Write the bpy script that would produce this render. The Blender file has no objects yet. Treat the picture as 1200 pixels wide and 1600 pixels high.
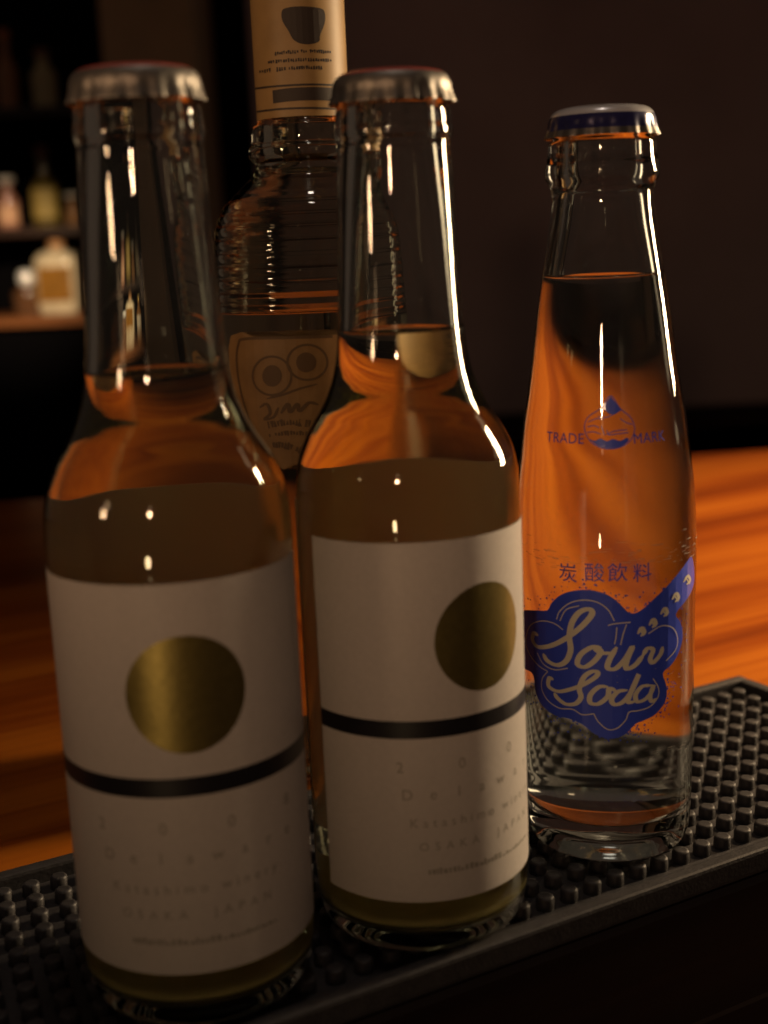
import bpy, bmesh, math, random
import numpy as np
from mathutils import Vector, Matrix
from mathutils.geometry import delaunay_2d_cdt

random.seed(7)
S = bpy.context.scene
C = S.collection

# ------------------------------------------------------------------ camera
F_PX, PITCH, ROLL, CAM_H = 2100.0, math.radians(11.78), math.radians(2.48), 0.192
_f = np.array([0, math.cos(PITCH), -math.sin(PITCH)])
_r0 = np.array([1.0, 0, 0]); _u0 = np.cross(_r0, _f)
_R = math.cos(ROLL) * _r0 - math.sin(ROLL) * _u0
_U = math.sin(ROLL) * _r0 + math.cos(ROLL) * _u0
cam = bpy.data.cameras.new('camera'); cam_o = bpy.data.objects.new('camera', cam); C.objects.link(cam_o)
cam_o.matrix_world = Matrix(((_R[0], _U[0], -_f[0], 0), (_R[1], _U[1], -_f[1], 0), (_R[2], _U[2], -_f[2], CAM_H), (0, 0, 0, 1)))
cam.sensor_fit = 'VERTICAL'; cam.sensor_height = 36; cam.lens = 36 * F_PX / 1600
cam.clip_start = 0.01; cam.clip_end = 50
cam.dof.use_dof = True; cam.dof.focus_distance = 0.43; cam.dof.aperture_fstop = cam.lens / 5.8
cam.dof.aperture_blades = 7
S.camera = cam_o

# ------------------------------------------------------------------ world, lamps, exposure
w = bpy.data.worlds.new('World'); S.world = w; w.use_nodes = True
bg = w.node_tree.nodes['Background']; bg.inputs['Color'].default_value = (1.0, 0.66, 0.46, 1); bg.inputs['Strength'].default_value = 0.038

def lamp(name, kind, loc, energy, col, radius=.03, target=None, size=None, blend=1.0):
    l = bpy.data.lights.new(name, kind); l.energy = energy; l.color = col
    o = bpy.data.objects.new(name, l); C.objects.link(o); o.location = loc
    if target is not None:
        d = Vector(target) - Vector(loc); o.rotation_euler = d.to_track_quat('-Z', 'Y').to_euler()
    if kind == 'AREA':
        l.shape = 'RECTANGLE'; l.size, l.size_y = size
    else:
        l.shadow_soft_size = radius
    if kind == 'SPOT':
        l.spot_size = math.radians(size); l.spot_blend = blend
    return o
WARM = (1.0, 0.66, 0.36)
lamp('bar_downlight', 'SPOT', (0.60, 0.86, 1.05), 104, WARM, .04, (0.44, 0.78, 0), 55, 1.0)
lamp('front_downlight', 'SPOT', (-0.20, -0.75, 0.36), 6.6, (1.0, 0.59, 0.33), .03, (0, 0.36, 0.21), 25, 1.0)
lamp('low_table_lamp', 'SPOT', (-0.27, -0.74, -0.08), 1.8, (1.0, 0.68, 0.36), .028, (-.02, 0.34, 0.09), 24, 1.0)
lamp('left_lamp', 'SPOT', (-0.66, -0.15, 0.27), 5.0, (1.0, 0.60, 0.32), .045, (-.03, 0.42, 0.31), 38, 1.0)
lamp('ceiling_downlight', 'SPOT', (0.06, 0.30, 1.35), 3.4, (1.0, 0.84, 0.70), .06, (0.0, 0.36, 0.2), 26, 1.0)
side = lamp('side_lamp', 'AREA', (0.70, 0.72, 0.30), 1.1, (1.0, 0.72, 0.42), target=(0.03, 0.38, 0.18), size=(.09, .30)); side.data.spread = math.radians(62)
lamp('shelf_downlight', 'SPOT', (-0.45, 1.9, 0.50), 80.0, (1.0, 0.74, 0.46), .03, (-0.82, 3.1, 0.13), 23, 1.0)
S.view_settings.view_transform = 'Standard'; S.view_settings.look = 'None'
S.view_settings.exposure = 0; S.view_settings.gamma = 1; S.view_settings.use_curve_mapping = False
cy = S.cycles
cy.max_bounces = 24; cy.transmission_bounces = 24; cy.glossy_bounces = 10; cy.diffuse_bounces = 3; cy.transparent_max_bounces = 16; cy.volume_bounces = 0
cy.caustics_reflective = False; cy.caustics_refractive = True; cy.blur_glossy = 0.5
cy.sample_clamp_indirect = 1.5
cy.use_denoising = True
try: cy.denoiser = 'OPENIMAGEDENOISE'
except Exception: pass

# ------------------------------------------------------------------ helpers
def ray(x, y): return _f + _R * (x - 600) / F_PX - _U * (y - 800) / F_PX
TH = math.radians(29.4)                       # direction of the bar
E_ = np.array([math.cos(TH), math.sin(TH)]); N_ = np.array([-math.sin(TH), math.cos(TH)])
def sn(s, n, z=0): p = E_ * s + N_ * n; return Vector((p[0], p[1], z))

def link(name, me, mat=None, parent=None, smooth=False):
    o = bpy.data.objects.new(name, me); C.objects.link(o)
    if mat is not None and not me.materials: me.materials.append(mat)
    if parent is not None: o.parent = parent
    if smooth:
        for p in me.polygons: p.use_smooth = True
        me.set_sharp_from_angle(angle=math.radians(48))
    return o
def mesh(name, v, f):
    me = bpy.data.meshes.new(name); me.from_pydata([tuple(map(float, p)) for p in v], [], f); me.update(); return me
def tag(o, label, cat, group=None):
    o['label'] = label; o['category'] = cat
    if group: o['group'] = group
    return o
def empty(name, loc, rz=0):
    o = bpy.data.objects.new(name, None); C.objects.link(o); o.location = loc; o.rotation_euler = (0, 0, rz); o.empty_display_size = .02; return o
def struct(o): o['kind'] = 'structure'; return o

def lathe_mesh(name, prof, seg=96, mod=None):
    v, f = [], []
    rings = []
    for r, z in prof:
        if r < 1e-7:
            rings.append([len(v)]); v.append((0, 0, z))
        else:
            st = len(v)
            for i in range(seg):
                a = 2 * math.pi * i / seg; rr = mod(r, z, a) if mod else r
                v.append((rr * math.cos(a), rr * math.sin(a), z))
            rings.append(list(range(st, st + seg)))
    for A, B in zip(rings[:-1], rings[1:]):
        for i in range(seg):
            j = (i + 1) % seg
            if len(A) == 1 and len(B) == 1: continue
            if len(A) == 1: f.append((A[0], B[j], B[i]))
            elif len(B) == 1: f.append((A[i], A[j], B[0]))
            else: f.append((A[i], A[j], B[j], B[i]))
    return mesh(name, v, f)
def smooth_prof(pts, n=6):
    """Catmull-Rom through (r, z) points"""
    P = [np.array(p, float) for p in pts]; P = [2 * P[0] - P[1]] + P + [2 * P[-1] - P[-2]]
    out = []
    for i in range(1, len(P) - 2):
        p0, p1, p2, p3 = P[i - 1], P[i], P[i + 1], P[i + 2]
        # centripetal-ish damping: limit tangents to neighbouring chord length
        c = np.linalg.norm(p2 - p1)
        m1 = (p2 - p0) / 2; m2 = (p3 - p1) / 2
        m1 *= min(1, c / (np.linalg.norm(m1) + 1e-12)); m2 *= min(1, c / (np.linalg.norm(m2) + 1e-12))
        for k in range(n):
            t = k / n; t2 = t * t; t3 = t2 * t
            q = (2*t3-3*t2+1)*p1 + (t3-2*t2+t)*m1 + (-2*t3+3*t2)*p2 + (t3-t2)*m2
            out.append((max(0.0, q[0]), q[1]))
    out.append(tuple(pts[-1])); return out
def prof_r(prof):
    zs = np.array([p[1] for p in prof]); rs = np.array([p[0] for p in prof])
    o = np.argsort(zs); zs, rs = zs[o], rs[o]
    return lambda z: float(np.interp(z, zs, rs))

def box_mesh(name, x0, x1, y0, y1, z0, z1, bev=0.0):
    bm = bmesh.new(); bmesh.ops.create_cube(bm, size=1)
    for q in bm.verts: q.co = Vector(((x0 + x1) / 2 + q.co.x * (x1 - x0), (y0 + y1) / 2 + q.co.y * (y1 - y0), (z0 + z1) / 2 + q.co.z * (z1 - z0)))
    if bev: bmesh.ops.bevel(bm, geom=bm.edges[:], offset=bev, segments=2, affect='EDGES', profile=.6)
    me = bpy.data.meshes.new(name); bm.to_mesh(me); bm.free(); return me

# ------------------------------------------------------------------ materials
def new_mat(name):
    m = bpy.data.materials.new(name); m.use_nodes = True
    return m, m.node_tree, m.node_tree.nodes['Principled BSDF']
def pbr(name, col, rough=.5, metal=0, spec=.5, coat=0, noise=0, nscale=60, bump=0, bscale=200, **kw):
    m, nt, b = new_mat(name); N = nt.nodes; L = nt.links
    b.inputs['Base Color'].default_value = (*col, 1); b.inputs['Roughness'].default_value = rough
    b.inputs['Metallic'].default_value = metal; b.inputs['Specular IOR Level'].default_value = spec
    b.inputs['Coat Weight'].default_value = coat; b.inputs['Coat Roughness'].default_value = .08
    tc = N.new('ShaderNodeTexCoord')
    if noise:
        nz = N.new('ShaderNodeTexNoise'); nz.inputs['Scale'].default_value = nscale; nz.inputs['Detail'].default_value = 4
        L.new(tc.outputs['Object'], nz.inputs['Vector'])
        rp = N.new('ShaderNodeValToRGB')
        rp.color_ramp.elements[0].position = .3; rp.color_ramp.elements[1].position = .7
        rp.color_ramp.elements[0].color = (*[c * (1 - noise) for c in col], 1); rp.color_ramp.elements[1].color = (*[min(1, c * (1 + noise)) for c in col], 1)
        L.new(nz.outputs['Fac'], rp.inputs['Fac']); L.new(rp.outputs['Color'], b.inputs['Base Color'])
    if bump:
        n2 = N.new('ShaderNodeTexNoise'); n2.inputs['Scale'].default_value = bscale; n2.inputs['Detail'].default_value = 3
        L.new(tc.outputs['Object'], n2.inputs['Vector'])
        bp = N.new('ShaderNodeBump'); bp.inputs['Strength'].default_value = bump; bp.inputs['Distance'].default_value = .0005
        L.new(n2.outputs['Fac'], bp.inputs['Height']); L.new(bp.outputs['Normal'], b.inputs['Normal'])
    return m
def glass(name, col=(1, 1, 1), ior=1.5, rough=0.0, absorb=None, density=0, bump=0, bscale=90):
    m = bpy.data.materials.new(name); m.use_nodes = True; nt = m.node_tree; N = nt.nodes; L = nt.links
    N.remove(N['Principled BSDF']); out = N['Material Output']
    g = N.new('ShaderNodeBsdfGlass'); g.inputs['Color'].default_value = (*col, 1); g.inputs['IOR'].default_value = ior; g.inputs['Roughness'].default_value = rough
    L.new(g.outputs[0], out.inputs['Surface'])
    if absorb:
        va = N.new('ShaderNodeVolumeAbsorption'); va.inputs['Color'].default_value = (*absorb, 1); va.inputs['Density'].default_value = density
        L.new(va.outputs[0], out.inputs['Volume'])
    if bump:
        tc = N.new('ShaderNodeTexCoord'); mp = N.new('ShaderNodeMapping'); mp.inputs['Scale'].default_value = (1, 1, .35)
        nz = N.new('ShaderNodeTexNoise'); nz.inputs['Scale'].default_value = bscale; nz.inputs['Detail'].default_value = 1.5
        L.new(tc.outputs['Object'], mp.inputs['Vector']); L.new(mp.outputs['Vector'], nz.inputs['Vector'])
        bp = N.new('ShaderNodeBump'); bp.inputs['Strength'].default_value = bump; bp.inputs['Distance'].default_value = .001
        L.new(nz.outputs['Fac'], bp.inputs['Height']); L.new(bp.outputs['Normal'], g.inputs['Normal'])
    return m
def paper(name, col, trans=.3):
    m = bpy.data.materials.new(name); m.use_nodes = True; nt = m.node_tree; N = nt.nodes; L = nt.links
    b = N['Principled BSDF']; out = N['Material Output']
    tc = N.new('ShaderNodeTexCoord'); nz = N.new('ShaderNodeTexNoise'); nz.inputs['Scale'].default_value = 700; nz.inputs['Detail'].default_value = 5
    L.new(tc.outputs['Object'], nz.inputs['Vector'])
    rp = N.new('ShaderNodeValToRGB'); rp.color_ramp.elements[0].position = .35; rp.color_ramp.elements[1].position = .65
    rp.color_ramp.elements[0].color = (*[c * .93 for c in col], 1); rp.color_ramp.elements[1].color = (*col, 1)
    L.new(nz.outputs['Fac'], rp.inputs['Fac']); L.new(rp.outputs['Color'], b.inputs['Base Color'])
    b.inputs['Roughness'].default_value = .42; b.inputs['Specular IOR Level'].default_value = .38
    bp = N.new('ShaderNodeBump'); bp.inputs['Strength'].default_value = .15; bp.inputs['Distance'].default_value = .0001
    L.new(nz.outputs['Fac'], bp.inputs['Height']); L.new(bp.outputs['Normal'], b.inputs['Normal'])
    n2 = N.new('ShaderNodeTexNoise'); n2.inputs['Scale'].default_value = 85; n2.inputs['Detail'].default_value = 2
    L.new(tc.outputs['Object'], n2.inputs['Vector'])
    b2 = N.new('ShaderNodeBump'); b2.inputs['Strength'].default_value = .22; b2.inputs['Distance'].default_value = .0006
    L.new(n2.outputs['Fac'], b2.inputs['Height']); L.new(bp.outputs['Normal'], b2.inputs['Normal']); L.new(b2.outputs['Normal'], b.inputs['Normal'])
    tr = N.new('ShaderNodeBsdfTranslucent'); tr.inputs['Color'].default_value = (*col, 1)
    mx = N.new('ShaderNodeMixShader'); mx.inputs['Fac'].default_value = trans
    L.new(b.outputs[0], mx.inputs[1]); L.new(tr.outputs[0], mx.inputs[2]); L.new(mx.outputs[0], out.inputs['Surface'])
    return m
def wood(name, dark, mid, light, rough=.28, coat=.5, scale=1.0):
    m, nt, b = new_mat(name); N = nt.nodes; L = nt.links
    tc = N.new('ShaderNodeTexCoord')
    def noise(sc, vec, detail=4, dist=0):
        mp = N.new('ShaderNodeMapping'); mp.inputs['Scale'].default_value = vec
        nz = N.new('ShaderNodeTexNoise'); nz.inputs['Scale'].default_value = sc; nz.inputs['Detail'].default_value = detail; nz.inputs['Distortion'].default_value = dist
        L.new(tc.outputs['Object'], mp.inputs['Vector']); L.new(mp.outputs['Vector'], nz.inputs['Vector']); return nz
    a = noise(20 * scale, (.06, 1, 1), 8, .9); c = noise(190 * scale, (.03, 1, 1), 4, .3); d = noise(3.0 * scale, (.25, 1, 1), 2, .8)
    mm = N.new('ShaderNodeMath'); mm.operation = 'MULTIPLY_ADD'; mm.inputs[1].default_value = .42
    L.new(c.outputs['Fac'], mm.inputs[0]); L.new(a.outputs['Fac'], mm.inputs[2])
    m3 = N.new('ShaderNodeMath'); m3.operation = 'MULTIPLY_ADD'; m3.inputs[1].default_value = .35
    L.new(d.outputs['Fac'], m3.inputs[0]); L.new(mm.outputs[0], m3.inputs[2])
    rp = N.new('ShaderNodeValToRGB'); r = rp.color_ramp
    r.elements[0].position = .62; r.elements[0].color = (*dark, 1); r.elements[1].position = 1.05; r.elements[1].color = (*light, 1)
    e = r.elements.new(.82); e.color = (*mid, 1)
    L.new(m3.outputs[0], rp.inputs['Fac']); L.new(rp.outputs['Color'], b.inputs['Base Color'])
    b.inputs['Roughness'].default_value = rough; b.inputs['Coat Weight'].default_value = coat; b.inputs['Coat Roughness'].default_value = .12
    b.inputs['Specular IOR Level'].default_value = .35
    bp = N.new('ShaderNodeBump'); bp.inputs['Strength'].default_value = .12; bp.inputs['Distance'].default_value = .0006
    L.new(mm.outputs[0], bp.inputs['Height']); L.new(bp.outputs['Normal'], b.inputs['Normal'])
    return m

M = {}
M['glass'] = glass('clear_bottle_glass', (.97, .985, .97), 1.5, 0, bump=.10, bscale=55)
M['glass_soda'] = glass('soda_bottle_glass', (.97, .985, .98), 1.5, 0, bump=.12, bscale=60)
M['glass_rib'] = glass('ribbed_bottle_glass', (.95, .95, .90), 1.5, 0, bump=.08, bscale=50)
M['wine'] = glass('yellow_wine', (1, 1, 1), 1.34, .025, (.95, .88, .20), 11)
M['soda'] = glass('clear_soda', (1, 1, 1), 1.333, .075)
M['spirit'] = glass('pale_spirit', (1, 1, 1), 1.35, 0, (.95, .82, .5), 10)
M['paper'] = paper('white_label_paper', (.80, .745, .71), .28)
M['backpaper'] = paper('thin_back_label_paper', (.86, .82, .72), .78)
M['baseglow'] = pbr('yellow_base_glow', (.80, .66, .26), .9, noise=.12, nscale=120)  # yellow light at the foot of the wine, put into a matt colour
M['gold'] = pbr('gold_foil', (.40, .31, .10), .36, 1, noise=.08, nscale=500, bump=.10, bscale=420)
M['band'] = pbr('black_print', (.010, .009, .012), .38, spec=.5)
M['ink'] = pbr('grey_ink', (.36, .33, .29), .6)
M['capmetal'] = pbr('silver_cap_metal', (.25, .228, .205), .50, 1, noise=.10, nscale=400)
M['capred'] = pbr('red_cap_paint', (.55, .10, .08), .28, .25, coat=.6)
M['capnavy'] = pbr('navy_cap_paint', (.018, .018, .11), .3, .2, coat=.5)
M['capwhite'] = pbr('white_cap_paint', (.72, .72, .76), .28, .3, coat=.6)
M['blue'] = pbr('blue_enamel_print', (.05, .095, .75), .4, spec=.5, coat=.3)
M['cream'] = pbr('cream_enamel_print', (.78, .73, .60), .45)
M['wood'] = wood('varnished_bar_wood', (.16, .027, .004), (.36, .078, .007), (.54, .150, .013))
M['darkwood'] = wood('dark_stained_wood', (.010, .005, .004), (.020, .009, .006), (.032, .014, .009), .35, .3)
M['shelfwood'] = wood('shelf_wood', (.10, .035, .012), (.20, .07, .02), (.28, .10, .03), .4, .2)
M['wall'] = pbr('dark_brown_wall', (.46, .34, .33), .85, noise=.12, nscale=3, bump=.3, bscale=120)
M['wallpanel'] = pbr('brown_wall_panel', (.50, .34, .20), .6, noise=.15, nscale=4)
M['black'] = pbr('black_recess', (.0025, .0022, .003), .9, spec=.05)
M['rubber'] = pbr('black_rubber', (.044, .041, .044), .5, spec=.45, noise=.2, nscale=300, bump=.3, bscale=900)

# ------------------------------------------------------------------ setting
BAR_Z = -0.0065
def at(px, py, Y):                                # pixel -> point on the plane at that depth
    d = ray(px, py); return Vector((d[0] / d[1] * Y, Y, CAM_H + d[2] / d[1] * Y))
def prism(name, poly, z0, z1, mat, bev=0):
    bm = bmesh.new(); vs = [bm.verts.new((*p, z0)) for p in poly]; f = bm.faces.new(vs)
    r = bmesh.ops.extrude_face_region(bm, geom=[f]); 
    for q in r['geom']:
        if isinstance(q, bmesh.types.BMVert): q.co.z = z1
    bmesh.ops.recalc_face_normals(bm, faces=bm.faces)
    if bev: bmesh.ops.bevel(bm, geom=bm.edges[:], offset=bev, segments=2, affect='EDGES', profile=.6)
    me = bpy.data.meshes.new(name); bm.to_mesh(me); bm.free()
    return link(name, me, mat)
BAR_N0 = .292
# far edge of the bar, as world points, turned into bar coordinates
def to_sn(x, y): p = np.array([x, y]); return (float(p @ E_), float(p @ N_))
fe0, fe1 = np.array([-.307, 1.061]), np.array([.335, 1.148]); fd = (fe1 - fe0) / np.linalg.norm(fe1 - fe0)
fa, fb = fe0 - fd * 1.6, fe1 + fd * 1.8
bar = prism('bar_top', [(-1.3, BAR_N0), (2.9, BAR_N0), to_sn(*fb), to_sn(*fa)], BAR_Z - .045, BAR_Z, M['wood'], .003); bar.rotation_euler.z = TH; struct(bar)
ns = link('bar_nosing', box_mesh('bar_nosing', -1.3, 2.9, .2786, BAR_N0 - .0006, BAR_Z - .045, BAR_Z - .0004, .003), M['darkwood']); ns.rotation_euler.z = TH; struct(ns)
bf = link('bar_front', box_mesh('bar_front', -1.3, 2.9, BAR_N0 + .012, BAR_N0 + .05, -.95, BAR_Z - .047), M['darkwood']); bf.rotation_euler.z = TH; struct(bf)
ledge = link('lower_counter', box_mesh('lower_counter', -1.6, 2.9, -.5, BAR_N0 - .010, -.20, -.17, .003), M['darkwood']); ledge.rotation_euler.z = TH; struct(ledge)
struct(link('floor', box_mesh('floor', -3.5, 4, -1.5, 4.2, -1.0, -.95), M['black']))
WY = 3.15
xw0, xp0, xp1 = at(388, 60, WY).x, at(158, 60, WY).x, at(302, 60, WY).x
struct(link('back_wall', box_mesh('back_wall', xw0, 3.6, WY, WY + .1, -.95, 2.4), M['wall']))
struct(link('wall_base', box_mesh('wall_base', xw0, 3.6, WY - .03, WY - .003, -.95, at(900, 640, WY).z, .002), M['darkwood']))
struct(link('wall_panel', box_mesh('wall_panel', xp0, xp1, WY, WY + .40, -.95, 2.4), M['wallpanel']))
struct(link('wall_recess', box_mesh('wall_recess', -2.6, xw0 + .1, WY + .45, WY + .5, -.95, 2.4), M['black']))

# ------------------------------------------------------------------ bar mat
MAT_S0, MAT_S1, MAT_N0, MAT_N1 = -.20, .396, .278, .4014
mat_root = empty('bar_mat', sn(0, 0, 0), TH)
tag(mat_root, 'black rubber bar mat with rows of raised nubs under the bottles', 'bar mat')
link('mat_base', box_mesh('mat_base', MAT_S0 + .0005, MAT_S1 - .0005, MAT_N0 + .0005, MAT_N1 - .0005, BAR_Z, -.0040, .0006), M['rubber'], mat_root)
RW = .0052
def rim(a0, a1, b0, b1):
    link('rim', box_mesh('rim', a0, a1, b0, b1, BAR_Z + .0004, .0012, .0011), M['rubber'], mat_root)
rim(MAT_S0, MAT_S1, MAT_N0, MAT_N0 + RW); rim(MAT_S0, MAT_S1, MAT_N1 - RW, MAT_N1)
rim(MAT_S0, MAT_S0 + RW, MAT_N0 + RW, MAT_N1 - RW); rim(MAT_S1 - RW, MAT_S1, MAT_N0 + RW, MAT_N1 - RW)
def nub_prof():
    return [(.0029, -.0043), (.0027, -.0008), (.0024, -.0001), (.0017, 0), (0, -.0003)]
nub_me = lathe_mesh('nub', nub_prof(), 10); nub_me.materials.append(M['rubber'])
for p in nub_me.polygons: p.use_smooth = True
PS, PN = .0087, .0096
cols = int((MAT_S1 - MAT_S0 - 2 * RW) / PS) + 2; rows = 12
s_st = MAT_S1 - RW - .0058; n_st = MAT_N1 - RW - .0058
pos = []
for i in range(cols):
    for j in range(rows):
        s = s_st - i * PS - (j * .0014) % PS; n = n_st - j * PN
        if s < MAT_S0 + RW + .004 or n < MAT_N0 + RW + .0038: continue
        P = sn(s, n); v = np.array([P.x, P.y, -CAM_H]); k = v @ _f
        px = 600 + F_PX * (v @ _R) / k if k > 0 else -999; py = 800 - F_PX * (v @ _U) / k if k > 0 else -999
        seen = -10 < px < 1210 and py < 1640
        # those hidden behind the labelled bottles show nothing
        hid = seen and (125 < px < 800 and py < 1470)
        score = (1000 if seen and not hid else 0) + (500 if seen else 0) + px * .2
        pos.append((score, s, n))
pos.sort(reverse=True)
for sc, s, n in pos[:300]:
    o = bpy.data.objects.new('nub', nub_me); C.objects.link(o); o.parent = mat_root; o.location = (s, n, 0)
if len(pos) > 300:
    bv, bfc = [], []
    nv = [v.co.copy() for v in nub_me.vertices]; nf = [tuple(p.vertices) for p in nub_me.polygons]
    for sc, s, n in pos[300:]:
        st = len(bv); bv += [(q.x + s, q.y + n, q.z) for q in nv]; bfc += [tuple(a + st for a in t) for t in nf]
    o = link('nub_field', mesh('nub_field', bv, bfc), M['rubber'], mat_root, True); o['kind'] = 'stuff'

# ------------------------------------------------------------------ print on bottles
def view_angle(c): return math.atan2(-c[1], -c[0])
def wrap_mesh(name, uv, faces, rfun, rref, off, th=0.0):
    """flat print (u, v) laid on a surface of revolution"""
    v = [((rfun(z) + off) * math.cos(u / rref), (rfun(z) + off) * math.sin(u / rref), z) for u, z in uv]
    return mesh(name, v, faces)
def fill(poly, step):
    P = np.array(poly); lo, hi = P.min(0), P.max(0)
    pts = [Vector((float(a), float(b))) for a, b in poly]; n = len(pts)
    x = lo[0] + step * .5
    while x < hi[0]:
        y = lo[1] + step * .5
        while y < hi[1]:
            # point in polygon, at a distance from the outline
            ins = False; j = n - 1
            for i in range(n):
                if (P[i][1] > y) != (P[j][1] > y) and x < (P[j][0] - P[i][0]) * (y - P[i][1]) / (P[j][1] - P[i][1]) + P[i][0]: ins = not ins
                j = i
            if ins and np.min(np.hypot(P[:, 0] - x, P[:, 1] - y)) > step * .3: pts.append(Vector((x, y)))
            y += step
        x += step
    r = delaunay_2d_cdt(pts, [(i, (i + 1) % n) for i in range(n)], [], 1, 1e-9)
    return [(q.x, q.y) for q in r[0]], [tuple(t) for t in r[2]]
def spline(pts, n=8, closed=False):
    P = [np.array(p, float) for p in pts]
    if closed: Q = [P[-1]] + P + [P[0], P[1]]
    else: Q = [2 * P[0] - P[1]] + P + [2 * P[-1] - P[-2]]
    out = []
    for i in range(1, len(Q) - 2):
        p0, p1, p2, p3 = Q[i - 1:i + 3]
        for k in range(n):
            t = k / n
            out.append(.5 * (2 * p1 + (p2 - p0) * t + (2 * p0 - 5 * p1 + 4 * p2 - p3) * t * t + (3 * p1 - p0 - 3 * p2 + p3) * t ** 3))
    if not closed: out.append(P[-1])
    return [tuple(q) for q in out]
def ribbon(pts, wd, taper=True, closed=False):
    P = np.array(pts); n = len(P); v = []; f = []
    for i in range(n):
        if closed: d = P[(i + 1) % n] - P[i - 1]
        else: d = P[min(i + 1, n - 1)] - P[max(i - 1, 0)]
        d = d / (np.linalg.norm(d) + 1e-12); nn = np.array([-d[1], d[0]])
        # broad-nib stroke: thicker on downstrokes
        k = (.72 + .5 * abs(d[1])) if taper else 1.0
        if taper: k *= min(1, .45 + .2 * min(i, n - 1 - i))
        v += [tuple(P[i] + nn * wd / 2 * k), tuple(P[i] - nn * wd / 2 * k)]
    m = n if closed else n - 1
    for i in range(m):
        a, b = 2 * i, 2 * ((i + 1) % n); f.append((a, a + 1, b + 1, b))
    return v, f
def join_parts(parts):
    V, Fc = [], []
    for v, f in parts:
        st = len(V); V += v; Fc += [tuple(a + st for a in t) for t in f]
    return V, Fc
_dg = None
def text_uv(body, size, spacing=1.0):
    cu = bpy.data.curves.new('lettering', 'FONT'); cu.body = body; cu.size = size; cu.align_x = 'CENTER'; cu.space_character = spacing; cu.resolution_u = 3
    o = bpy.data.objects.new('lettering_tmp', cu); C.objects.link(o)
    bpy.context.view_layer.update()
    me = bpy.data.meshes.new_from_object(o.evaluated_get(bpy.context.evaluated_depsgraph_get()))
    v = [(q.co.x, q.co.y) for q in me.vertices]; f = [tuple(p.vertices) for p in me.polygons]
    bpy.data.objects.remove(o); bpy.data.curves.remove(cu); bpy.data.meshes.remove(me)
    return v, f
def shift(part, du, dv, k=1.0): return [(u * k + du, v * k + dv) for u, v in part[0]], part[1]

def sheet(name, a0, a1, z0, z1, rfun, off, th, n=48, m=6):
    """a curved paper sheet with thickness; angles in radians"""
    v, f = [], []
    for layer in (off, off + th):
        for j in range(m + 1):
            z = z0 + (z1 - z0) * j / m
            for i in range(n + 1):
                a = a0 + (a1 - a0) * i / n; r = rfun(z) + layer; v.append((r * math.cos(a), r * math.sin(a), z))
    K = (n + 1) * (m + 1)
    for j in range(m):
        for i in range(n):
            a = j * (n + 1) + i
            f.append((a, a + n + 1, a + n + 2, a + 1)); f.append((K + a, K + a + 1, K + a + n + 2, K + a + n + 1))
    def side(idx):
        for p, q in zip(idx[:-1], idx[1:]): f.append((p, q, q + K, p + K))
    side(list(range(n + 1))); side([m * (n + 1) + i for i in range(n, -1, -1)])
    side([j * (n + 1) for j in range(m, -1, -1)]); side([j * (n + 1) + n for j in range(m + 1)])
    return mesh(name, v, f)

def crown_cap(root, z0, z1, r_bot, r_top, m_side, m_top, split=.72, m_lip=None):
    H = z1 - z0
    def mod(r, z, a):
        k = max(0, 1 - (z - z0) / (H * .70)) ** 1.2
        return r * (1 + .027 * k * math.cos(21 * a))
    full = smooth_prof([(r_bot * .93, z0 + .0006), (r_bot, z0), (r_bot * .985, z0 + H * .12), (r_bot * .955, z0 + H * .32), (r_top * 1.075, z0 + H * .52), (r_top * 1.055, z0 + H * .64), (r_top * 1.02, z0 + H * .75), (r_top * .965, z0 + H * .84), (r_top * .88, z0 + H * .91), (r_top * .70, z0 + H * .965), (r_top * .4, z0 + H * .992), (0, z1)], 4)
    zs, zl = z0 + H * split, z0 + H * .17
    top = [p for p in full if p[1] >= zs]; side = [p for p in full if p[1] < zs]
    side.append(top[0])
    lip = None
    if m_lip:
        lip = [p for p in side if p[1] <= zl]; side = [p for p in side if p[1] > zl]; lip.append(side[0])
    cap = link('cap', lathe_mesh('cap', side, 168, mod), m_side, root, True)
    link('cap_top', lathe_mesh('cap_top', top, 168, mod), m_top, cap, True)
    if lip: link('cap_lip', lathe_mesh('cap_lip', lip, 168, mod), m_lip, cap, True)
    return cap

# ------------------------------------------------------------------ pale wine bottles
OUT = smooth_prof([(0, .0045), (.012, .0040), (.019, .0018), (.0240, .0001), (.0268, .0010), (.0290, .0042), (.0301, .0100), (.0304, .018), (.0305, .06), (.0305, .117), (.0303, .1245), (.0297, .1300), (.0283, .1355), (.0258, .1407), (.0230, .1452), (.0206, .1498), (.0188, .1545), (.0176, .160), (.0169, .1665), (.0163, .176), (.0158, .190), (.0152, .2045), (.0148, .2125), (.0149, .2145), (.0154, .2157), (.0155, .2172), (.0152, .2187), (.0150, .2210), (.0146, .2228), (.0138, .2242), (.0132, .2262), (.0130, .2282), (.0122, .2294)])
INN = smooth_prof([(.0108, .2292), (.0098, .2275), (.0098, .222), (.0104, .212), (.0118, .197), (.0132, .179), (.0141, .168), (.0152, .1595), (.0170, .153), (.0196, .1472), (.0224, .1422), (.0250, .1370), (.0266, .1315), (.0274, .125), (.0281, .116), (.0281, .04), (.0280, .016), (.0274, .0100), (.0255, .0066), (.0200, .0056), (.0100, .0068), (0, .0072)])
glass_me = lathe_mesh('bottle_glass', OUT + INN, 96)
rout = prof_r(OUT); rin = prof_r(INN)
RL = .0305
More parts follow.
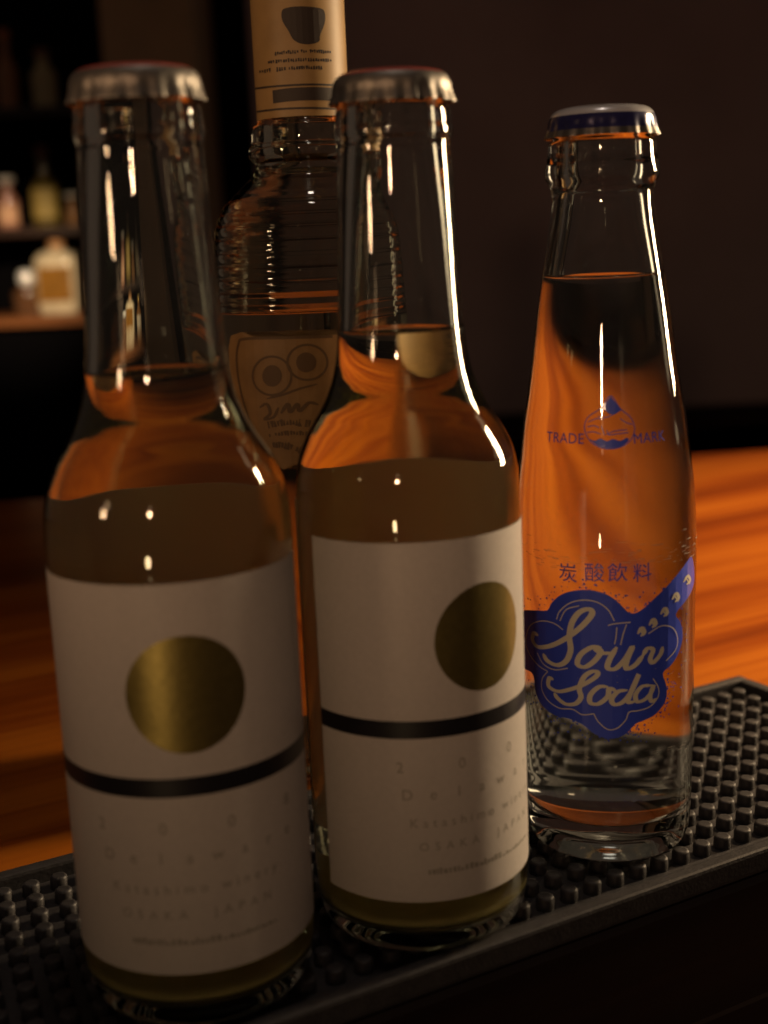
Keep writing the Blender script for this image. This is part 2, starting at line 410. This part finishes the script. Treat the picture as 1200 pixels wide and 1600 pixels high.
def liquid_mesh(name, inner_fn, z_bot, zl, eps=.00022, n=110):
    zs = [z_bot + (zl - z_bot) * i / n for i in range(n + 1)]
    pr = [(0, z_bot - eps)] + [(inner_fn(z) + eps, z - (eps if i == 0 else 0)) for i, z in enumerate(zs)]
    rl = inner_fn(zl)
    # meniscus, then the flat surface
    pr += [(rl + eps, zl + .0009), (rl - .0003, zl + .0006), (rl - .0010, zl + .0002), (rl - .0022, zl), (0, zl)]
    return lathe_mesh(name, pr, 96)
def wine_bottle(loc, face_az, level, label):
    root = empty('wine_bottle', (loc[0], loc[1], 0), view_angle(loc) + math.radians(face_az))
    tag(root, label, 'bottle', 'bottles of pale wine')
    link('glass', glass_me, M['glass'], root, True)
    zb = .0076
    link('liquid', liquid_mesh('liquid', rin, zb, level), M['wine'], root, True)
    glow_disc = link('base_glow_disc', lathe_mesh('base_glow_disc', smooth_prof([(0, .0080), (.018, .0078), (.0262, .0086), (.0268, .0098), (.0255, .0106), (.016, .0104), (0, .0107)], 4), 64), M['baseglow'], root, True)  # added disc, coloured to bring yellow light below the label
    crown_cap(root, .2238, .2322, .0161, .0142, M['capmetal'], M['capred'], .80)
    one = lambda z: RL
    Z0, Z1 = .0173, .1153
    lab = link('label', sheet('label', math.radians(-93), math.radians(77), Z0, Z1, one, .00006, .00009, 64, 4), M['paper'], root, True)
    link('back_label', sheet('back_label', math.radians(104), math.radians(246), Z0, .1226, rout, .00006, .00009, 48, 24), M['backpaper'], root, True)
    o = .00019
    # gold disc
    g = fill([(.0144 * math.cos(t * math.pi / 32), .0884 + .0144 * math.sin(t * math.pi / 32)) for t in range(64)], .0022)
    link('gold_disc', wrap_mesh('gold_disc', *g, one, RL, o), M['gold'], lab, True)
    link('band', sheet('band', math.radians(-93), math.radians(77), .0633, .0681, one, .00017, .00003, 64, 2), M['band'], lab, True)
    def line(parts): 
        V, Fc = join_parts(parts); link('lettering', wrap_mesh('lettering', V, Fc, one, RL, o), M['ink'], lab)
    D = math.radians(1) * RL
    line([shift(text_uv(ch, .0042), a * D, .0540) for ch, a in zip('2008', (-46, -15, 16, 48))])
    line([shift(text_uv(ch, .0042), a * D, .0464) for ch, a in zip('Delaware', (-43, -30, -17, -4, 8.6, 21.5, 34.5, 47))])
    line([shift(text_uv('Katashimo winery', .0036, 1.62), -2 * D, .0386)])
    line([shift(text_uv('OSAKA  JAPAN', .0033, 1.9), -2 * D, .0320)])
    rnd = random.Random(3); tiny = []
    u = -34 * D
    while u < 36 * D:
        wd = rnd.uniform(.0005, .0013); hh = rnd.uniform(.0007, .0015) * (1.2 if u < 6 * D else .75)
        tiny.append(([(u, .0252), (u + wd, .0252), (u + wd, .0252 + hh), (u, .0252 + hh)], [(0, 1, 2, 3)])); u += wd + rnd.uniform(.0002, .0005)
    line(tiny)
    return root
PL, PM, PSO = (-.0537, .3279), (.0066, .3587), (.0678, .4030)
wine_bottle(PL, 2, .1609, 'pale yellow wine bottle whose white label shows its gold disc squarely, standing on the mat')
wine_bottle(PM, 37, .1662, 'pale yellow wine bottle with gold disc turned aside, next to the blue-printed soda bottle')

# ------------------------------------------------------------------ soda bottle
SO = smooth_prof([(0, .0050), (.012, .0044), (.0175, .0020), (.0215, .0001), (.0240, .0012), (.0254, .0050), (.0260, .012), (.0264, .030), (.0269, .0645), (.0274, .092), (.0273, .101), (.0266, .1138), (.0254, .1255), (.0242, .1348), (.0215, .1522), (.0192, .1690), (.0171, .1822), (.0155, .1920), (.0148, .1988), (.0152, .2022), (.0164, .2045), (.0167, .2066), (.0162, .2090), (.0158, .2115), (.0155, .2145), (.0140, .2165), (.0134, .2190), (.0124, .2212)])
SI = smooth_prof([(.0108, .2210), (.0098, .2190), (.0100, .2080), (.0106, .200), (.0116, .192), (.0136, .1815), (.0160, .168), (.0185, .1512), (.0211, .1345), (.0228, .124), (.0238, .113), (.0245, .101), (.0245, .092), (.0240, .0645), (.0236, .030), (.0230, .0185), (.0216, .0135), (.0172, .0108), (.0090, .0112), (0, .0116)])
soda = empty('soda_bottle', (PSO[0], PSO[1], 0), view_angle(PSO))
tag(soda, 'clear soda bottle with blue cloud-shaped printed badge, white and navy cap, on the mat', 'bottle')
link('glass', lathe_mesh('soda_glass', SO + SI, 96), M['glass_soda'], soda, True)
so_r, so_i = prof_r(SO), prof_r(SI)
link('liquid', liquid_mesh('soda_liquid', so_i, .0120, .1761), M['soda'], soda, True)
crown_cap(soda, .2160, .2248, .0163, .0143, M['capnavy'], M['capwhite'], .66, M['capmetal'])
def on_surface(loc, rfun, px, py, r0):
    """pixel -> (angle relative to the line of sight, z) on a surface of revolution standing at loc"""
    c = np.array(loc); ax0 = None
    for shrink in range(40):
        d = ray(px, py); r = r0; ok = True
        for it in range(8):
            a = d[0] ** 2 + d[1] ** 2; b = -(c @ d[:2]); cc = c @ c - r * r; disc = b * b - a * cc
            if disc <= 0: ok = False; break
            t = (-b - math.sqrt(disc)) / a; z = CAM_H + d[2] * t; r = rfun(z)
        if ok:
            q = d[:2] * t - c; v = -c / np.linalg.norm(c)
            return math.atan2(v[0] * q[1] - v[1] * q[0], v @ q), z
        # outside the silhouette: move towards the axis
        k = np.array([c[0], c[1], z if 'z' in dir() else .08]) - np.array([0, 0, CAM_H]); axx = 600 + F_PX * (k @ _R) / (k @ _f)
        px += (axx - px) * .02
    return 0, CAM_H
RS = .0270
def s8(x, y):                                    # badge drawing units -> surface
    a, z = on_surface(PSO, so_r, 800 + x / 4, 860 + y / 4, .0270); return (a * RS, z)
def s1(x, y):
    a, z = on_surface(PSO, so_r, 830 + x * .21667, 600 + y * .2166, .0250); return (a * RS, z)
def sprint(name, parts, off, mat, parent):
    V, Fc = join_parts(parts) if isinstance(parts, list) else parts
    return link(name, wrap_mesh(name, V, Fc, so_r, RS, off), mat, parent)
badge_out = [(62, 392), (130, 374), (220, 375), (248, 328), (310, 275), (400, 250), (490, 248), (580, 270), (650, 312), (700, 362), (740, 393), (800, 378), (900, 290), (1000, 190), (1075, 95), (1122, 40), (1138, 150), (1126, 240), (1080, 320), (1022, 398), (1052, 450), (1065, 540), (1040, 640), (990, 720), (942, 768), (965, 850), (958, 940), (900, 1020), (830, 1060), (770, 1085), (720, 1140), (660, 1170), (590, 1175), (510, 1142), (440, 1087), (360, 1052), (270, 1030), (190, 970), (152, 890), (140, 805), (122, 762), (72, 722), (58, 560)]
badge = sprint('badge', [fill([s8(*p) for p in spline(badge_out, 3, True)], .0030)], .00008, M['blue'], soda)
def st(pts, wd, n=7, taper=True): return ribbon([s8(*p) for p in spline(pts, n)], wd, taper)
UNIT = .0000478
sour = [st([(168, 530), (140, 518), (132, 560), (165, 602), (240, 596), (320, 560), (400, 505), (465, 445), (502, 392), (478, 366), (420, 388), (376, 452), (360, 540), (368, 620), (340, 690), (285, 716), (225, 690), (196, 645)], 32 * UNIT),
        st([(560, 606), (500, 604), (430, 650), (410, 708), (455, 728), (515, 690), (556, 630), (520, 612), (560, 640), (625, 640)], 30 * UNIT),
        st([(655, 602), (610, 680), (598, 732), (645, 738), (705, 680), (752, 602), (716, 690), (716, 738), (768, 716), (822, 650)], 30 * UNIT),
        st([(815, 655), (846, 612), (880, 622), (862, 676), (880, 700), (925, 650), (940, 600)], 28 * UNIT)]
sod = [st([(262, 806), (236, 798), (232, 848), (290, 880), (370, 866), (445, 838), (520, 792), (536, 762), (500, 756), (450, 792), (422, 862), (432, 915), (400, 956), (340, 960), (290, 925), (264, 890)], 28 * UNIT),
       st([(602, 852), (545, 852), (492, 900), (490, 950), (540, 958), (598, 912), (608, 864), (650, 876)], 28 * UNIT),
       st([(722, 872), (662, 882), (622, 930), (642, 962), (692, 946), (742, 886), (792, 772), (736, 900), (726, 946), (768, 944)], 28 * UNIT),
       st([(872, 842), (812, 850), (772, 900), (782, 944), (832, 928), (872, 880), (882, 842), (862, 908), (872, 942), (905, 925)], 26 * UNIT)]
sprint('lettering', sour, .00018, M['cream'], badge); sprint('lettering', sod, .00018, M['cream'], badge)
lines = [st(p, 7 * UNIT, 6, False) for p in (
    [(320, 495), (270, 458), (200, 440), (130, 458), (98, 510), (92, 590), (120, 660), (170, 720), (226, 756)],
    [(226, 756), (192, 800), (190, 870), (230, 940), (300, 985), (380, 992), (440, 1025), (512, 1020)],
    [(512, 1020), (540, 1070), (600, 1118), (660, 1108), (710, 1058), (732, 1010), (790, 1000), (860, 975), (908, 920), (914, 860), (880, 800)],
    [(280, 430), (300, 380), (360, 330), (440, 310), (530, 322), (600, 370), (640, 440)],
    [(600, 468), (640, 458), (740, 448)], [(715, 462), (695, 520), (678, 590)], [(655, 480), (650, 540), (640, 585)],
    [(850, 520), (930, 472), (1000, 482), (1032, 545), (1020, 620), (960, 690)],
    [(300, 440), (340, 370), (420, 345)], [(160, 640), (200, 710), (270, 745), (350, 735)])]
sprint('outline', lines, .00017, M['cream'], badge)
rib_txt = []
for k in range(5):
    t = k / 4; x = 800 + 285 * t; y = 505 - 325 * t - 40 * math.sin(t * 3.1) * -1
    rib_txt += [st([(x - 16, y + 16), (x + 10, y - 22), (x + 26, y + 6), (x + 2, y + 30)], 22 * UNIT, 5), st([(x - 2, y - 10), (x + 24, y + 26)], 16 * UNIT, 3)]
sprint('ribbon_lettering', rib_txt, .00018, M['cream'], badge)
# speckle round the badge
rnd = random.Random(11); sp = []
bo = spline(badge_out, 4, True)
for k in range(900):
    b = rnd.choice(bo); q = (b[0] + rnd.gauss(0, 60), b[1] + rnd.gauss(0, 55) + 8)
    if not (70 < q[0] < 1110 and 170 < q[1] < 1200): continue
    if rnd.random() < .45 and q[1] < 800: continue
    u, z = s8(*q); r = rnd.uniform(.00012, .00040)
    sp.append(([(u + r * math.cos(t) * rnd.uniform(.6, 1.4), z + r * math.sin(t)) for t in (0, 1.26, 2.51, 3.77, 5.03)], [(0, 1, 2, 3, 4)]))
o = sprint('speckle', sp, .00005, M['blue'], soda); o['kind'] = 'stuff'
# scuff rings worn into the returnable bottle
rnd = random.Random(23); sc_ = []
for k in range(260):
    zc, spread = rnd.choice(((.0965, .0022), (.0965, .0022), (.060, .0012), (.0355, .0010)))
    a0 = rnd.uniform(-1.45, 1.45); z = rnd.gauss(zc, spread); ln = rnd.uniform(.0004, .0030); th_ = rnd.uniform(.00005, .00016)
    n_ = 4
    sc_.append(ribbon([(a0 * RS + ln * i / n_, z + rnd.uniform(-.00004, .00004)) for i in range(n_ + 1)], th_, False))
o = sprint('scuff_marks', sc_, .00004, pbr('ground_glass_scuff', (.42, .40, .37), .7), soda); o['kind'] = 'stuff'
# drinks lettering over the badge
for ch, x in zip('炭酸飲料', (350, 515, 660, 815)):
    u, z = s8(x, 185); sprint('lettering', [shift(text_uv(ch, .0060), u, z)], .00007, M['blue'], soda)
# drop emblem and the words beside it
drop = spline([(572, 85), (500, 175), (410, 240), (385, 320), (420, 405), (490, 455), (572, 468), (655, 450), (720, 400), (745, 320), (715, 240), (640, 175)], 6, True)
emb = sprint('drop_emblem', [ribbon([s1(*p) for p in drop], .00028, False, True)], .00007, M['blue'], soda)
sprint('drop_tip', [fill([s1(*p) for p in [(572, 90), (540, 130), (495, 182), (535, 190), (560, 215), (600, 220), (650, 188), (610, 135)]], .002)], .00008, M['blue'], emb)
sprint('drop_base', [fill([s1(*p) for p in spline([(420, 398), (460, 410), (500, 392), (545, 412), (590, 396), (640, 410), (690, 388), (700, 410), (650, 448), (572, 464), (490, 450)], 3, True)], .002)], .00008, M['blue'], emb)
gl = [ribbon([s1(*p) for p in spline(q, 5)], .00026, False) for q in ([(410, 275), (470, 250), (520, 255)], [(405, 310), (450, 300), (490, 315)], [(400, 350), (450, 345), (500, 360)], [(540, 365), (600, 340), (690, 330)], [(545, 330), (560, 365), (620, 360), (700, 350)], [(480, 235), (540, 240), (600, 215)], [(640, 250), (690, 280), (730, 290)], [(505, 300), (530, 370)])]
sprint('emblem_lines', gl, .00007, M['blue'], emb)
for word, x0, y0 in (('TRADE', 235, 425), ('MARK', 858, 420)):
    u, z = s1(x0, y0); sprint('lettering', [shift(text_uv(word, .0042, 1.05), u, z)], .00007, M['blue'], soda)

# ------------------------------------------------------------------ tall ribbed spirits bottle
PT = (-.0228, .4995)
def ribs(r, z): return r + (.00022 * math.cos((z - .1665) / .0046 * 2 * math.pi) if .1665 < z < .206 else 0)
tb = [(0, -.004), (.020, -.006), (.031, BAR_Z), (.0345, BAR_Z + .002), (.0362, BAR_Z + .010), (.0367, .02), (.0367, .10), (.0367, .150), (.0365, .1660)]
to = smooth_prof(tb, 4)
for k in range(75):
    z = .1665 + (.0455) * k / 74; base = np.interp(z, [.1665, .178, .187, .195, .2016, .2065, .2120], [.0365, .0360, .0354, .0340, .0315, .0265, .0205]); to.append((ribs(base, z), z))
to += smooth_prof([(.0200, .2124), (.0184, .2150), (.0178, .2170), (.0190, .2184), (.0200, .2196), (.0201, .2225), (.0190, .2240), (.0188, .2275), (.0182, .2300), (.0164, .2320), (.0158, .236), (.0156, .285), (.0148, .2865)], 4)
ti = smooth_prof([(.0118, .2865), (.0118, .23), (.0130, .219), (.0170, .2120), (.0235, .2065), (.0288, .2010), (.0312, .1930), (.0328, .1800), (.0334, .165), (.0336, .02), (.033, .004), (.028, .0), (.01, .001), (0, .001)], 5)
tall = empty('spirits_bottle', (PT[0], PT[1], 0), view_angle(PT))
tag(tall, 'tall ribbed spirits bottle with tan neck wrapper and shield label, behind the wine bottles', 'bottle')
link('glass', lathe_mesh('ribbed_glass', to + ti, 96), M['glass_rib'], tall, True)
ti_r = prof_r(ti)
link('liquid', liquid_mesh('spirit_liquid', ti_r, .0035, .1655), M['spirit'], tall, True)
M['tan'] = pbr('tan_label_paper', (.36, .22, .08), .5, noise=.10, nscale=120)
M['tan2'] = pbr('brown_label_paper', (.36, .205, .075), .55, noise=.14, nscale=120)
M['softink'] = pbr('faded_brown_ink', (.16, .09, .04), .6)
M['brownink'] = pbr('brown_ink', (.035, .022, .016), .6)
neck = link('neck_wrapper', lathe_mesh('neck_wrapper', [(.0161, .2322), (.0165, .2323), (.0165, .288), (.0161, .300), (.0150, .3025), (0, .303)], 72), M['tan'], tall, True)
NR = .0165
def tn(x, y):
    a, z = on_surface(PT, lambda z: NR, 380 + x * .15, y * .15, NR); return (a * NR, z)
nf = lambda z: NR
def nprint(name, parts):
    V, Fc = join_parts(parts); link(name, wrap_mesh(name, V, Fc, nf, NR, .0001), M['brownink'], neck)
nprint('emblem', [fill([tn(*p) for p in spline([(400, 130), (440, 85), (600, 65), (800, 85), (850, 140), (845, 250), (800, 360), (790, 430), (700, 460), (600, 455), (520, 410), (470, 320), (410, 220)], 3, True)], .002)])
rnd = random.Random(5)
def scribble(fn, x0, y0, x1, y1, wd, k=26):
    out = []
    for i in range(k):
        t0 = i / k; t1 = (i + rnd.uniform(.45, .85)) / k
        if rnd.random() < .1: continue
        a = (x0 + (x1 - x0) * t0, y0 + (y1 - y0) * t0 - 18 * math.sin(t0 * math.pi)); b = (x0 + (x1 - x0) * t1, y0 + (y1 - y0) * t1 - 18 * math.sin(t1 * math.pi))
        out.append(ribbon([fn(*a), fn((a[0] + b[0]) / 2, (a[1] + b[1]) / 2 + rnd.uniform(-3, 3)), fn(*b)], wd * rnd.uniform(.6, 1.2), False))
    return out
nprint('fine_print', scribble(tn, 330, 560, 920, 545, .0011) + scribble(tn, 260, 650, 930, 630, .0011) + scribble(tn, 170, 750, 830, 705, .0013))
nprint('ruled_line', [ribbon([tn(*p) for p in spline([(110, 925), (350, 898), (700, 880), (1000, 890)], 8)], .0007, False), ribbon([tn(*p) for p in spline([(130, 1165), (400, 1135), (700, 1125), (1000, 1135)], 8)], .0007, False)])
nprint('name_bar', [ribbon([tn(*p) for p in spline([(310, 1010), (500, 985), (750, 975), (950, 985)], 8)], .0044, False)])
TRr = .0367
tf = lambda z: TRr
def tl(x, y):
    a, z = on_surface(PT, tf, 340 + x * .18333, 490 + y * .18333, TRr); return (a * TRr, z)
left = [(110, 190), (95, 300), (100, 450), (140, 700), (200, 900), (290, 1080), (420, 1250), (560, 1330)]
Lp = [tl(*p) for p in left]
shield = [(0.016, .1598)] + [(-.028, .1598)] + [(-.034, .1584)] + Lp[1:] + [(-Lp[k][0] + .004, Lp[k][1]) for k in range(len(Lp) - 1, 0, -1)] + [(.038, .1584), (.032, .1598)]
shield = [p for i, p in enumerate(shield) if i == 0 or math.hypot(p[0] - shield[i - 1][0], p[1] - shield[i - 1][1]) > 1e-5]
lab = link('shield_label', wrap_mesh('shield_label', *fill(shield, .004), tf, TRr, .0001), M['tan2'], tall)
def tprint(name, parts, mat=None):
    V, Fc = join_parts(parts); link(name, wrap_mesh(name, V, Fc, tf, TRr, .0002), mat or M['softink'], lab)
def circ(x, y, r, ry=None):
    ry = ry or r; return [tl(x + r * math.cos(t * math.pi / 14), y + ry * math.sin(t * math.pi / 14)) for t in range(28)]
tprint('border', [ribbon([tl(*p) for p in spline([(980, 195), (600, 205), (240, 215), (180, 260), (165, 420), (200, 660), (270, 900), (350, 1060), (470, 1210)], 6)], .0010, False)])
tprint('medallion', [ribbon(circ(465, 530, 165), .0008, False, True), fill(circ(465, 530, 82, 92), .002)])
tprint('medallion', [ribbon(circ(765, 415, 170, 150), .0008, False, True), fill(circ(755, 415, 85), .002)])
tprint('script_name', [ribbon([tl(*p) for p in spline(q, 6)], w_, True) for q, w_ in (
    ([(420, 725), (560, 690), (700, 640), (850, 600)], .0009), ([(360, 800), (420, 770), (450, 850), (400, 900), (480, 880), (520, 800)], .0010), ([(540, 850), (600, 770), (620, 840), (680, 770), (700, 830), (780, 760), (860, 775)], .0012))])
tprint('fine_print', scribble(tl, 430, 950, 800, 940, .0022, 14) + scribble(tl, 440, 1040, 800, 1030, .0016, 14) + scribble(tl, 470, 1120, 720, 1170, .0028, 10))

# ------------------------------------------------------------------ shelves behind the bar
SY = 3.10                                        # front of the shelf boards
unit = empty('wall_shelf', (0, SY, 0))
tag(unit, 'dark shelf unit holding small bottles beyond the bar, beside the wall panel', 'shelf')
sx0, sx1 = at(0, 300, SY).x - 1.0, xp0 - .004
def zpx(py, Y=SY): return at(60, py, Y).z
LV = [zpx(494), zpx(354), zpx(166)]              # tops of the three boards
for z, t, m_ in ((LV[0], .022, 'shelfwood'), (LV[1], .020, 'darkwood'), (LV[2], .020, 'darkwood')):
    link('shelf_board', box_mesh('shelf_board', sx0, sx1, 0, .28, z - t, z, .002), M[m_], unit)
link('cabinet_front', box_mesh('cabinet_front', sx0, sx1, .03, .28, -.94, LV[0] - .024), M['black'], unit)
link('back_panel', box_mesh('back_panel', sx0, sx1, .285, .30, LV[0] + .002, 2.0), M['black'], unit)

def shelf_bottle(name, px, lev, dy, prof, m_body, cap=None, m_cap=None, label=None, m_label=None, text='', sides=40, square=False):
    Y = SY + dy; root = empty(name, (at(px, 300, Y).x, Y, LV[lev]))
    tag(root, text, 'bottle', 'bottles on the back shelf')
    def sq(r, zz, a):
        if not square or r <= square: return r
        k = 4.5; c, s_ = abs(math.cos(a)), abs(math.sin(a)); return r / (c ** k + s_ ** k) ** (1 / k)
    link('body', lathe_mesh('body', smooth_prof(prof, 4), sides, sq), m_body, root, True)
    if cap: link('cap', lathe_mesh('cap', smooth_prof(cap, 3), 28), m_cap, root, True)
    if label:
        r, z0, z1, half = label
        link('label', sheet('label', math.radians(-90 - half), math.radians(-90 + half), z0, z1, lambda q: r, .0006, .0004, 20, 2), m_label, root, True)
    return root
def tint(name, col, rough=.12): return pbr(name, col, rough, spec=.6, coat=.8)
M['amberglass'] = pbr('amber_whisky', (.26, .12, .02), .2, coat=.6, noise=.25, nscale=40)
M['cork'] = pbr('cork_stopper', (.45, .22, .09), .7, noise=.2, nscale=200)
M['litglass'] = pbr('pale_decanter_glow', (.62, .52, .36), .25, coat=1, noise=.25, nscale=30)  # opaque pale colour stands in for light glowing through the decanter
std = lambda r, h, rn, sh: [(0, 0), (r * .9, 0), (r, .006), (r, h * sh * .5), (r, h * sh), (r * .8, h * (sh + .07)), (rn * 1.2, h * (sh + .14)), (rn, h * (sh + .18)), (rn, h * .97), (rn * .9, h), (0, h)]
capf = lambda rn, h: [(0, h * .90), (rn * 1.15, h * .90), (rn * 1.2, h * .91), (rn * 1.2, h * 1.01), (rn * 1.1, h * 1.03), (0, h * 1.03)]
dec = shelf_bottle('decanter_bottle', 80, 0, .07, [(0, 0), (.040, 0), (.045, .004), (.047, .03), (.050, .11), (.048, .126), (.036, .140), (.020, .146), (.015, .150), (.015, .156), (.0, .156)], M['litglass'], [(0, .150), (.0168, .1515), (.0175, .160), (.0170, .170), (.012, .174), (0, .175)], M['cork'], text='square glass decanter of amber spirit with cork stopper on the lowest back shelf', square=.022, sides=64)
def sq45(r, z, a): return r / (abs(math.cos(a)) ** 4.5 + abs(math.sin(a)) ** 4.5) ** (1 / 4.5)
lq = sheet('liquid', math.radians(-90 - 38), math.radians(-90 + 38), .030, .108, lambda q: .0505, .0004, .0004, 20, 4)
for q in lq.vertices:
    r_ = math.hypot(q.co.x, q.co.y); a_ = math.atan2(q.co.y, q.co.x); k_ = sq45(r_, 0, a_) / r_; q.co.x *= k_; q.co.y *= k_
link('liquid', lq, M['amberglass'], dec, True)
shelf_bottle('squat_bottle', 28, 0, .06, std(.034, .085, .016, .62), tint('brown_bottle_glass', (.12, .055, .025)), [(0, .068), (.016, .070), (.0195, .080), (.0195, .092), (.014, .102), (0, .105)], pbr('polished_stopper', (.85, .85, .85), .15, .3, coat=1), text='squat brown bottle with shiny round stopper on the lowest back shelf')
shelf_bottle('pale_bottle', 10, 1, .07, std(.025, .112, .013, .55), tint('pink_label_bottle', (.36, .17, .12)), capf(.0155, .112), pbr('white_cap', (.7, .66, .6), .4), (.025, .012, .05, 70), pbr('orange_label', (.6, .34, .2), .5), 'pale pink bottle with white cap on the middle back shelf')
shelf_bottle('olive_bottle', 70, 1, .09, std(.032, .175, .012, .5), tint('olive_bottle_glass', (.12, .085, .02)), capf(.013, .175), pbr('maroon_cap', (.16, .05, .035), .5), (.032, .02, .085, 60), pbr('ochre_label', (.36, .26, .07), .6), 'olive bottle with ochre label and maroon cap on the middle back shelf')
shelf_bottle('small_bottle', 112, 1, .06, std(.019, .070, .012, .5), tint('small_brown_glass', (.20, .10, .04)), capf(.0145, .070), pbr('grey_cap', (.55, .53, .48), .35), None, None, 'small brown bottle with grey cap on the middle back shelf')
shelf_bottle('grey_bottle', 146, 1, .10, std(.020, .15, .010, .55), tint('grey_bottle_glass', (.15, .13, .10)), capf(.011, .15), pbr('black_cap', (.03, .03, .03), .4), (.020, .02, .07, 60), pbr('cream_label', (.5, .42, .28), .6), 'slim grey bottle with cream label at the middle shelf end by the panel')
shelf_bottle('amber_bottle', 28, 2, .08, std(.025, .17, .011, .52), tint('amber_bottle_glass', (.30, .11, .02)), capf(.012, .17), pbr('orange_cap', (.42, .14, .04), .5), None, None, 'slim amber bottle with orange cap on the top back shelf')
shelf_bottle('cream_bottle', 84, 2, .07, std(.028, .125, .013, .6), tint('cream_bottle', (.40, .34, .17), .3), capf(.014, .125), pbr('brown_cap', (.2, .09, .05), .5), None, None, 'cream yellow bottle with brown cap on the top back shelf')
shelf_bottle('whisky_bottle', 142, 0, .09, std(.022, .15, .011, .55), tint('whisky_bottle_glass', (.22, .10, .03)), capf(.012, .15), pbr('gold_cap', (.5, .36, .12), .3, 1), (.022, .02, .07, 65), pbr('white_label', (.6, .52, .4), .6), 'whisky bottle with whitish label and gold cap on the lowest back shelf')
